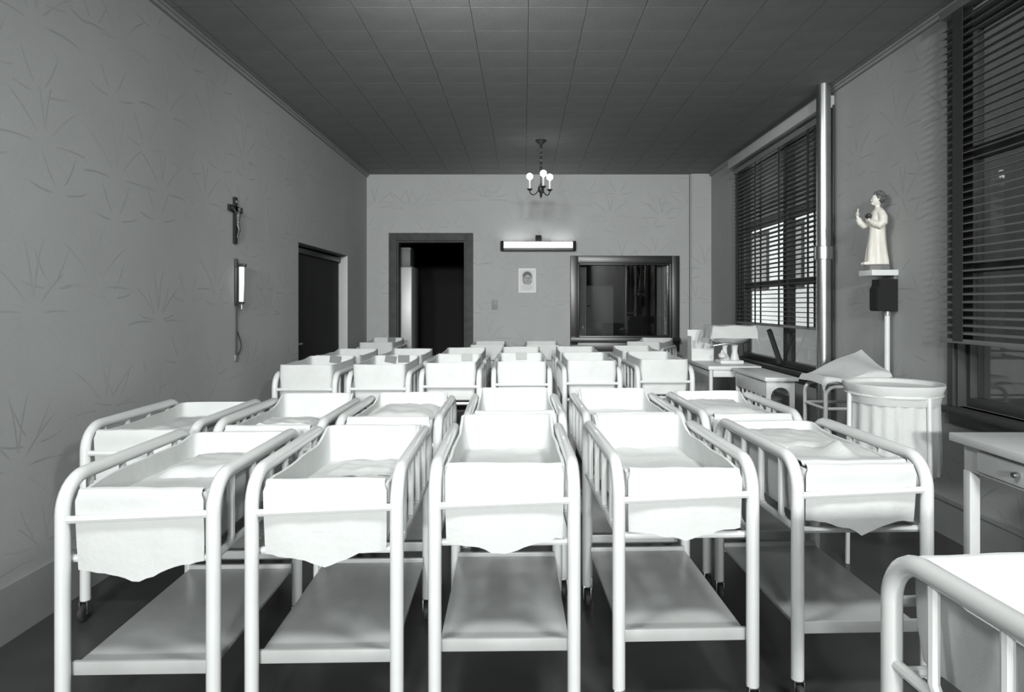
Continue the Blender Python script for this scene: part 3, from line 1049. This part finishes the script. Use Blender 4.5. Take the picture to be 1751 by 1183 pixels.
# ------------------------------------------------------------------ steam pipe
pp = empty('steam_pipe', (2.30, 5.20, 0))
tag(pp, 'shiny vertical pipe from floor to ceiling beside the far window', 'pipe')
tpart('pipe', pp, 'steel', [(0, 0, 0.0), (0, 0, ZC)], 0.052, 24)
part('coupling', pp, 'steel', lambda b: lathe(b, [(0.052, 1.66), (0.064, 1.664), (0.064, 1.76), (0.052, 1.765)], 24))
part('floor_flange', pp, 'steel', lambda b: lathe(b, [(0.052, 0.03), (0.09, 0.02), (0.09, 0.0)], 24))

# ------------------------------------------------------------------ statue on its bracket
ST_Y = 4.46
st = empty('statue', (2.325, ST_Y, 1.578))
st.scale = (0.92, 0.92, 0.93)
tag(st, 'cream plaster statue of a robed child with one hand raised', 'statue')
st.rotation_euler = (0, 0, math.radians(-12))
# local axes: the figure looks along -x; z up; its own left side is -y


def ering(b, cx, cy, z, rx, ry, n=20, fold=0.0, ph=0.0):
    return [b.verts.new((cx + rx * math.cos(2 * PI * k / n) * (1 + fold * math.sin(7 * 2 * PI * k / n + ph)), cy + ry * math.sin(2 * PI * k / n) * (1 + fold * math.sin(7 * 2 * PI * k / n + ph)), z)) for k in range(n)]


def loft(b, rings):
    for A, B in zip(rings, rings[1:]):
        n = len(A)
        for k in range(n):
            b.faces.new((A[k], A[(k + 1) % n], B[(k + 1) % n], B[k]))
    b.faces.new(rings[0])
    b.faces.new(list(reversed(rings[-1])))


def statue_body(b):
    n = 28
    R_ = []
    for (cx, z, rx, ry, f) in ((0.0, 0.0, 0.080, 0.072, 0.05), (0.0, 0.03, 0.078, 0.070, 0.06), (-0.002, 0.10, 0.068, 0.064, 0.055), (0.0, 0.18, 0.058, 0.058, 0.04), (0.002, 0.25, 0.052, 0.055, 0.02),
                               (0.002, 0.30, 0.052, 0.058, 0.0), (0.004, 0.34, 0.050, 0.062, 0.0), (0.008, 0.375, 0.042, 0.058, 0.0), (0.010, 0.395, 0.028, 0.036, 0.0), (0.008, 0.405, 0.018, 0.020, 0.0)):
        R_.append(ering(b, cx, 0, z, rx, ry, n, f, z * 9))
    loft(b, R_)
    # neck and head
    tube(b, [(0.008, 0, 0.385), (0.002, 0, 0.425)], [0.019, 0.017], 12)
    bmesh.ops.create_uvsphere(b, u_segments=18, v_segments=14, radius=1.0, matrix=Matrix.Translation((0.0, 0, 0.462)) @ Matrix.Diagonal((0.036, 0.033, 0.043, 1)))
    bmesh.ops.create_icosphere(b, subdivisions=2, radius=0.016, matrix=Matrix.Translation((-0.022, 0, 0.436)))      # chin and jaw
    tube(b, [(-0.033, 0, 0.467), (-0.0385, 0, 0.456), (-0.033, 0, 0.450)], [0.003, 0.0045, 0.003], 8)                # nose
    for s in (-1, 1):
        bmesh.ops.create_icosphere(b, subdivisions=1, radius=0.009, matrix=Matrix.Translation((-0.024, s * 0.017, 0.448)))   # cheek
        bmesh.ops.create_icosphere(b, subdivisions=1, radius=0.008, matrix=Matrix.Translation((0.004, s * 0.034, 0.458)))    # ear
    tube(b, [(-0.036, -0.009, 0.437), (-0.039, 0, 0.438), (-0.036, 0.009, 0.437)], 0.004, 6)                       # lips
    # right arm raised in front: sleeve, forearm, hand
    tube(b, [(0.006, 0.048, 0.368), (-0.010, 0.062, 0.325), (-0.040, 0.066, 0.288), (-0.072, 0.060, 0.285), (-0.098, 0.052, 0.305), (-0.113, 0.048, 0.335)], [0.026, 0.028, 0.027, 0.025, 0.022, 0.020], 12)
    tube(b, [(-0.112, 0.048, 0.33), (-0.118, 0.046, 0.355)], [0.011, 0.010], 10)
    tube(b, [(-0.118, 0.046, 0.352), (-0.118, 0.046, 0.366), (-0.117, 0.046, 0.378)], [0.010, 0.0135, 0.012], 10)
    for (dy, h_, lean) in ((-0.011, 0.030, -0.002), (-0.004, 0.036, 0.0), (0.004, 0.034, 0.001), (0.011, 0.022, 0.004)):
        tube(b, [(-0.117, 0.046 + dy, 0.374), (-0.118, 0.046 + dy * 1.15, 0.374 + h_ * 0.55), (-0.114 + lean, 0.046 + dy * 1.2, 0.374 + h_)], [0.0052, 0.0048, 0.004], 8)
    tube(b, [(-0.118, 0.036, 0.358), (-0.124, 0.028, 0.368), (-0.124, 0.024, 0.382)], [0.006, 0.0052, 0.0042], 8)    # thumb
    # left arm: hangs and bends to the chest
    tube(b, [(0.012, -0.050, 0.368), (0.020, -0.070, 0.33), (0.018, -0.076, 0.295), (-0.005, -0.074, 0.275), (-0.032, -0.060, 0.288), (-0.050, -0.042, 0.302)], [0.026, 0.030, 0.032, 0.030, 0.024, 0.019], 12)
    tube(b, [(-0.048, -0.042, 0.302), (-0.058, -0.030, 0.310), (-0.064, -0.018, 0.318)], [0.012, 0.0125, 0.009], 10)
    for (dz, l_) in ((0.010, 0.018), (0.003, 0.021), (-0.004, 0.019), (-0.010, 0.014)):
        tube(b, [(-0.062, -0.02, 0.317 + dz * 0.8), (-0.069, -0.01, 0.319 + dz), (-0.07, -0.01 + l_ * 0.7, 0.321 + dz)], [0.005, 0.0048, 0.004], 8)
    tube(b, [(-0.056, -0.03, 0.318), (-0.062, -0.026, 0.332), (-0.067, -0.018, 0.338)], [0.0055, 0.005, 0.004], 8)
    # feet under the hem
    for s in (-1, 1):
        tube(b, [(-0.045, s * 0.028, 0.012), (-0.085, s * 0.032, 0.010), (-0.098, s * 0.033, 0.008)], [0.016, 0.013, 0.008], 10)


o = part('figure', st, 'plaster_cream', statue_body)
md = o.modifiers.new('remesh', 'REMESH')
md.mode = 'VOXEL'
md.voxel_size = 0.0030
md.use_smooth_shade = True
sm = o.modifiers.new('smooth', 'SMOOTH')
sm.factor = 0.5
sm.iterations = 2


def hair(b):
    rnd = random.Random(4)
    bmesh.ops.create_uvsphere(b, u_segments=14, v_segments=10, radius=1.0, matrix=Matrix.Translation((0.014, 0, 0.472)) @ Matrix.Diagonal((0.038, 0.040, 0.043, 1)))
    for k in range(90):
        a = rnd.uniform(0, 2 * PI)
        t = rnd.uniform(0.0, 2.1)
        d = Vector((math.sin(t) * math.cos(a), math.sin(t) * math.sin(a), math.cos(t)))
        if d.x < -0.45 and d.z < 0.62:
            continue
        p = Vector((0.014 + d.x * 0.040, d.y * 0.041, 0.472 + d.z * 0.043))
        bmesh.ops.create_icosphere(b, subdivisions=1, radius=rnd.uniform(0.009, 0.014), matrix=Matrix.Translation(p))


part('curly_hair', st, 'plaster_hair', hair)


def heart(b):
    for s in (-1, 1):
        bmesh.ops.create_uvsphere(b, u_segments=12, v_segments=8, radius=1, matrix=Matrix.Translation((-0.062, -0.020 + s * 0.013, 0.346)) @ Matrix.Diagonal((0.016, 0.019, 0.018, 1)))
    tube(b, [(-0.062, -0.016, 0.350), (-0.062, -0.016, 0.335), (-0.062, -0.016, 0.320)], [0.026, 0.020, 0.004], 10)


part('heart', st, 'plaster_heart', heart)
part('plinth', st, 'plaster_base', lambda b: loft(b, [ering(b, 0, 0, -0.036, 0.094, 0.095, 8), ering(b, 0, 0, -0.012, 0.09, 0.088, 8), ering(b, 0, 0, 0.002, 0.083, 0.078, 8)]), smooth=False)

sb = empty('statue_shelf', (XR, ST_Y, 1.5))
tag(sb, 'small white wall shelf carrying the plaster statue', 'shelf')
bpart('board', sb, 'white_paint', (-0.172, 0.0, -0.085, 0.09, 0.005, 0.043), 0.004)
bpart('cleat', sb, 'plaster_base', (-0.022, 0.0, -0.07, 0.08, -0.018, 0.005), 0.003)
eb = empty('electrical_box', (XR, ST_Y - 0.03, 1.275))
tag(eb, 'black electrical box on the right wall below the statue shelf', 'electrical box')
part('housing', eb, 'door_black', lambda b: loft(b, [[b.verts.new((x_, y_, z_)) for (x_, y_) in ((-0.002, -0.05), (-d_, -0.05), (-d_ - 0.006, -0.04), (-d_ - 0.006, 0.05), (-d_, 0.056), (-0.002, 0.056))] for (z_, d_) in ((0.0, 0.118), (0.01, 0.128), (0.145, 0.128), (0.165, 0.115), (0.206, 0.112))]), smooth=False)
tpart('conduit', eb, 'white_paint', [(-0.05, -0.01, 0.0), (-0.05, -0.01, -0.6), (-0.05, -0.01, -1.265)], 0.0165, 12)
part('conduit_collar', eb, 'grey_metal', lambda b: lathe(b, [(0.018, -0.03), (0.024, -0.028), (0.024, -0.002), (0.018, 0.0)], 14, (-0.05, -0.01, 0)))

# ------------------------------------------------------------------ weighing table and scale
t1 = empty('scale_table', (1.92, 6.52, 0))
tag(t1, 'white metal table carrying the baby scale under the far window', 'table')
bpart('table_top', t1, 'white_paint', (-0.25, 0.23, -0.40, 0.40, 0.725, 0.76), 0.006)
bpart('apron', t1, 'white_paint', (-0.20, 0.18, -0.375, -0.36, 0.66, 0.725), 0.003)
bpart('apron', t1, 'white_paint', (-0.225, -0.21, -0.35, 0.37, 0.66, 0.725), 0.003)
for sx in (-0.22, 0.20):
    for sy in (-0.37, 0.37):
        tpart('leg', t1, 'white_paint', [(sx, sy, 0.725), (sx, sy, 0.01)], [0.019, 0.015], 10)
tpart('stretcher', t1, 'white_paint', [(-0.22, -0.37, 0.25), (0.20, -0.37, 0.25)], 0.01, 8)
tpart('stretcher', t1, 'white_paint', [(-0.22, -0.37, 0.25), (-0.22, 0.37, 0.25)], 0.01, 8)

sc = empty('baby_scale', (1.95, 6.42, 0.76))
tag(sc, 'cast iron baby scale with white pan on the metal table', 'scale')
bpart('base', sc, 'white_paint', (-0.11, 0.11, -0.09, 0.10, 0.0, 0.035), 0.012)
part('column', sc, 'white_paint', lambda b: lathe(b, [(0, 0.03), (0.05, 0.032), (0.042, 0.06), (0.024, 0.09), (0.022, 0.15), (0.036, 0.185), (0.042, 0.20), (0, 0.202)], 18, (-0.045, 0, 0)))
part('column', sc, 'white_paint', lambda b: lathe(b, [(0, 0.03), (0.045, 0.032), (0.036, 0.07), (0.026, 0.11), (0.03, 0.16), (0.044, 0.20), (0, 0.202)], 18, (0.05, 0.0, 0)))
tpart('beam_arm', sc, 'steel', [(-0.16, -0.03, 0.17), (-0.05, -0.05, 0.19), (0.08, -0.05, 0.19), (0.17, -0.03, 0.21)], 0.012, 10)
part('weight', sc, 'white_paint', lambda b: lathe(b, [(0, 0.06), (0.035, 0.062), (0.038, 0.09), (0.018, 0.105), (0.01, 0.13), (0, 0.132)], 14, (-0.085, -0.06, 0)))
part('pan', sc, 'enamel', lambda b: loft(b, [ering(b, 0, 0, 0.20, 0.13, 0.10, 24), ering(b, 0, 0, 0.23, 0.18, 0.14, 24), ering(b, 0, 0, 0.30, 0.195, 0.155, 24), ering(b, 0, 0, 0.33, 0.19, 0.15, 24)]))


def drape_fn(hw, hl, z, droop, seed, sx=0.17, sy=0.13):
    def fn(u, v):
        x = (u - 0.5) * 2 * hw
        y = (v - 0.5) * 2 * hl
        ex = max(0, abs(x) - sx)
        ey = max(0, abs(y) - sy)
        e = math.hypot(ex, ey)
        k = 0.2
        xx = math.copysign(min(abs(x), sx) + ex * k, x)
        yy = math.copysign(min(abs(y), sy) + ey * k, y)
        w = noise.noise(Vector((u * 5 + seed, v * 5, seed)))
        return (xx + 0.02 * w * min(1, e * 8), yy + 0.02 * w * min(1, e * 8), z - e * droop + 0.008 * w)
    return fn


cl = part('scale_cloth', None, 'linen', lambda b: sheet_grid(b, drape_fn(0.32, 0.28, 0.345, 0.98, 2.0, 0.20, 0.16), 26, 22, 0.004), loc=(1.95, 6.42, 0.775))
tag(cl, 'white cloth laid over the pan of the baby scale', 'cloth')

pb = empty('open_box', (1.90, 6.98, 0.0))
pb.location = (1.79, 6.80, 0.76)
tag(pb, 'white open carton standing on the scale table', 'box')
bpart('back_panel', pb, 'paper', (-0.12, 0.10, 0.10, 0.105, 0.0, 0.30))
bpart('side_panel', pb, 'paper', (0.095, 0.10, -0.06, 0.10, 0.0, 0.28))
bpart('side_panel', pb, 'paper', (-0.12, -0.115, -0.06, 0.10, 0.0, 0.24))
bpart('bottom_panel', pb, 'paper', (-0.115, 0.095, -0.06, 0.10, 0.0, 0.006))
bpart('front_panel', pb, 'paper', (-0.12, 0.10, -0.065, -0.06, 0.0, 0.12))
bpart('flap', pb, 'paper', (0.0, 0.10, -0.065, -0.061, 0.0, 0.10), loc=(0.0, 0.0, 0.12), rot=(math.radians(28), 0, 0))

# ------------------------------------------------------------------ narrow white table with arched apron
t2 = empty('side_table', (1.99, 5.62, 0))
tag(t2, 'narrow white wooden table with arched apron beside the shiny pipe', 'table')
bpart('table_top', t2, 'white_paint', (-0.13, 0.13, -0.40, 0.42, 0.725, 0.755), 0.005)


def arch_panel(b, w, z0, z1, t, y):
    # front board with an arched opening
    n = 12
    hw_, r = w / 2, w / 2 - 0.035
    zc = z1 - 0.05 - r
    inner = [(-r, z0)] + [(-r * math.cos(PI * k / n), zc + r * math.sin(PI * k / n)) for k in range(n + 1)] + [(r, z0)]
    outer = [(-hw_, z0)] + [(-hw_ + 2 * hw_ * k / n, z1) for k in range(n + 1)] + [(hw_, z0)]
    for yy in (y, y + t):
        pass
    vi = [[b.verts.new((p[0], yy, p[1])) for p in inner] for yy in (y, y + t)]
    vo = [[b.verts.new((p[0], yy, p[1])) for p in outer] for yy in (y, y + t)]
    m_ = len(inner)
    for k in range(m_ - 1):
        b.faces.new((vi[0][k], vi[0][k + 1], vo[0][k + 1], vo[0][k]))
        b.faces.new((vi[1][k], vo[1][k], vo[1][k + 1], vi[1][k + 1]))
        b.faces.new((vi[0][k], vi[1][k], vi[1][k + 1], vi[0][k + 1]))
        b.faces.new((vo[0][k], vo[0][k + 1], vo[1][k + 1], vo[1][k]))
    for k in (0, m_ - 1):
        b.faces.new((vi[0][k], vo[0][k], vo[1][k], vi[1][k]))


part('end_panel', t2, 'white_paint', lambda b: arch_panel(b, 0.22, 0.0, 0.725, 0.02, -0.37), smooth=False)
part('end_panel', t2, 'white_paint', lambda b: arch_panel(b, 0.22, 0.0, 0.725, 0.02, 0.37), smooth=False)
bpart('side_rail', t2, 'white_paint', (-0.11, -0.092, -0.35, 0.37, 0.60, 0.725), 0.003)
bpart('side_rail', t2, 'white_paint', (0.092, 0.11, -0.35, 0.37, 0.60, 0.725), 0.003)
for k, yy in enumerate((-0.22, -0.11, 0.0, 0.11, 0.22)):
    tpart('slat', t2, 'white_paint', [(-0.10, yy, 0.602), (-0.10, yy, 0.02)], 0.009, 8)
bk = part('enamel_pail', None, 'grey_metal', lambda b: lathe(b, [(0, 0.003), (0.055, 0.0), (0.075, 0.16), (0.08, 0.165), (0.078, 0.17), (0.05, 0.19), (0.012, 0.20), (0.014, 0.215), (0, 0.22)], 24))
bk.location = (1.99, 5.42, 0.402)
tag(bk, 'grey lidded pail tucked under the narrow white table', 'pail')
bpart('lower_shelf', t2, 'white_paint', (-0.09, 0.09, -0.35, 0.37, 0.38, 0.40), 0.003)

# ------------------------------------------------------------------ tubular stand with draped cloth
s1 = empty('tubular_stand', (2.125, 4.50, 0))
tag(s1, 'white tubular stand under a rumpled cloth beside the round hamper', 'stand')
for yy in (-0.16, 0.16):
    R_ = 0.06
    pts = [(-0.19, yy, 0.0), (-0.19, yy, 0.5)] + [(-0.19 + R_ + R_ * math.cos(a), yy, 0.79 - R_ + R_ * math.sin(a)) for a in [PI - PI / 2 * k / 6 for k in range(7)]] + [(0.19 - R_ + R_ * math.cos(a), yy, 0.79 - R_ + R_ * math.sin(a)) for a in [PI / 2 - PI / 2 * k / 6 for k in range(7)]] + [(0.19, yy, 0.5), (0.19, yy, 0.0)]
    tpart('leg_frame', s1, 'enamel', pts, 0.013, 10)
    tpart('cross_bar', s1, 'enamel', [(-0.19, yy, 0.65), (0.19, yy, 0.65)], 0.010, 8)
for xx in (-0.19, 0.19):
    tpart('cross_bar', s1, 'enamel', [(xx, -0.16, 0.65), (xx, 0.16, 0.65)], 0.010, 8)
bpart('tray', s1, 'enamel', (-0.19, 0.19, -0.15, 0.15, 0.803, 0.825), 0.006)


def rumple(u, v):
    x = -0.225 + 0.435 * u
    w = noise.noise(Vector((u * 3.1, v * 2.5, 5.0)))
    t = max(0.0, (v - 0.25) / 0.75)
    y = -0.178 + 0.365 * t
    z = 0.846 + 0.010 * w + 0.17 * (max(0, u - 0.12) / 0.88) ** 1.1 * (0.25 + 0.75 * t) + 0.012 * math.sin(u * 9 + v * 3)
    if v < 0.25:
        # hanging edge with a long corner flap towards the hamper
        q = 1 - v / 0.25
        z -= q * (0.035 + 0.20 * math.exp(-((u - 0.60) / 0.17) ** 2))
        y -= 0.022 * math.sin(q * PI / 2) + 0.008 * math.sin(u * 20) * q
    if u < 0.05:
        z -= (0.05 - u) * 0.9
    return (x, y, z)


rc = part('rumpled_cloth', None, 'linen', lambda b: sheet_grid(b, rumple, 34, 26, 0.004), loc=(2.125, 4.50, 0.0))
tag(rc, 'rumpled white cloth thrown over the tubular stand, below the statue', 'cloth')

# ------------------------------------------------------------------ round linen hamper
hp = empty('linen_hamper', (1.885, 3.46, 0))
tag(hp, 'round white linen hamper with pleated cloth bag and hoop', 'hamper')
part('cloth_bag', hp, 'linen', lambda b: lathe(b, [(0.02, 0.44), (0.17, 0.435), (0.208, 0.48), (0.211, 0.60), (0.207, 0.72), (0.205, 0.82), (0.208, 0.875), (0.20, 0.875), (0.198, 0.80), (0.195, 0.60), (0.02, 0.58)], 96, mod=lambda a, z: 1 + (0.025 * math.sin(a * 19 + 2 * math.sin(a * 3)) * (1 if 0.45 < z < 0.86 else 0.15))))
part('cuff', hp, 'linen', lambda b: lathe(b, [(0.212, 0.825), (0.216, 0.84), (0.224, 0.88), (0.236, 0.912), (0.233, 0.922), (0.222, 0.918), (0.212, 0.900), (0.18, 0.89), (0.0, 0.882)], 64, mod=lambda a, z: 1 + 0.012 * math.sin(a * 5 + 1) + 0.006 * math.sin(a * 13)))
part('hoop', hp, 'enamel', lambda b: tube(b, [(0.217 * math.cos(2 * PI * k / 40), 0.217 * math.sin(2 * PI * k / 40), 0.868) for k in range(40)], 0.009, 8, closed=True))
for a in (math.radians(180), math.radians(-75), math.radians(20)):
    tpart('leg', hp, 'enamel', [(0.222 * math.cos(a), 0.222 * math.sin(a), 0.868), (0.228 * math.cos(a), 0.228 * math.sin(a), 0.45), (0.232 * math.cos(a), 0.232 * math.sin(a), 0.0)], 0.011, 8)

# ------------------------------------------------------------------ white table at right
t3 = empty('work_table', (2.13, 2.66, 0))
tag(t3, 'white table with a drawer standing under the window right of the hamper', 'table')
bpart('table_top', t3, 'white_paint', (-0.30, 0.28, -0.50, 0.26, 0.735, 0.77), 0.006)
bpart('apron', t3, 'white_paint', (-0.26, 0.25, -0.46, 0.22, 0.62, 0.734), 0.004)
dr = bpart('drawer', t3, 'white_paint', (-0.272, -0.2605, -0.36, 0.12, 0.635, 0.72), 0.004)
part('knob', dr, 'steel', lambda b: tube(b, [(-0.272, -0.12, 0.68), (-0.285, -0.12, 0.68), (-0.30, -0.12, 0.68)], [0.008, 0.013, 0.010], 12))
for sx in (-0.24, 0.23):
    for sy in (-0.44, 0.20):
        bpart('leg', t3, 'white_paint', (sx - 0.022, sx + 0.022, sy - 0.022, sy + 0.022, 0.0, 0.62), 0.004)
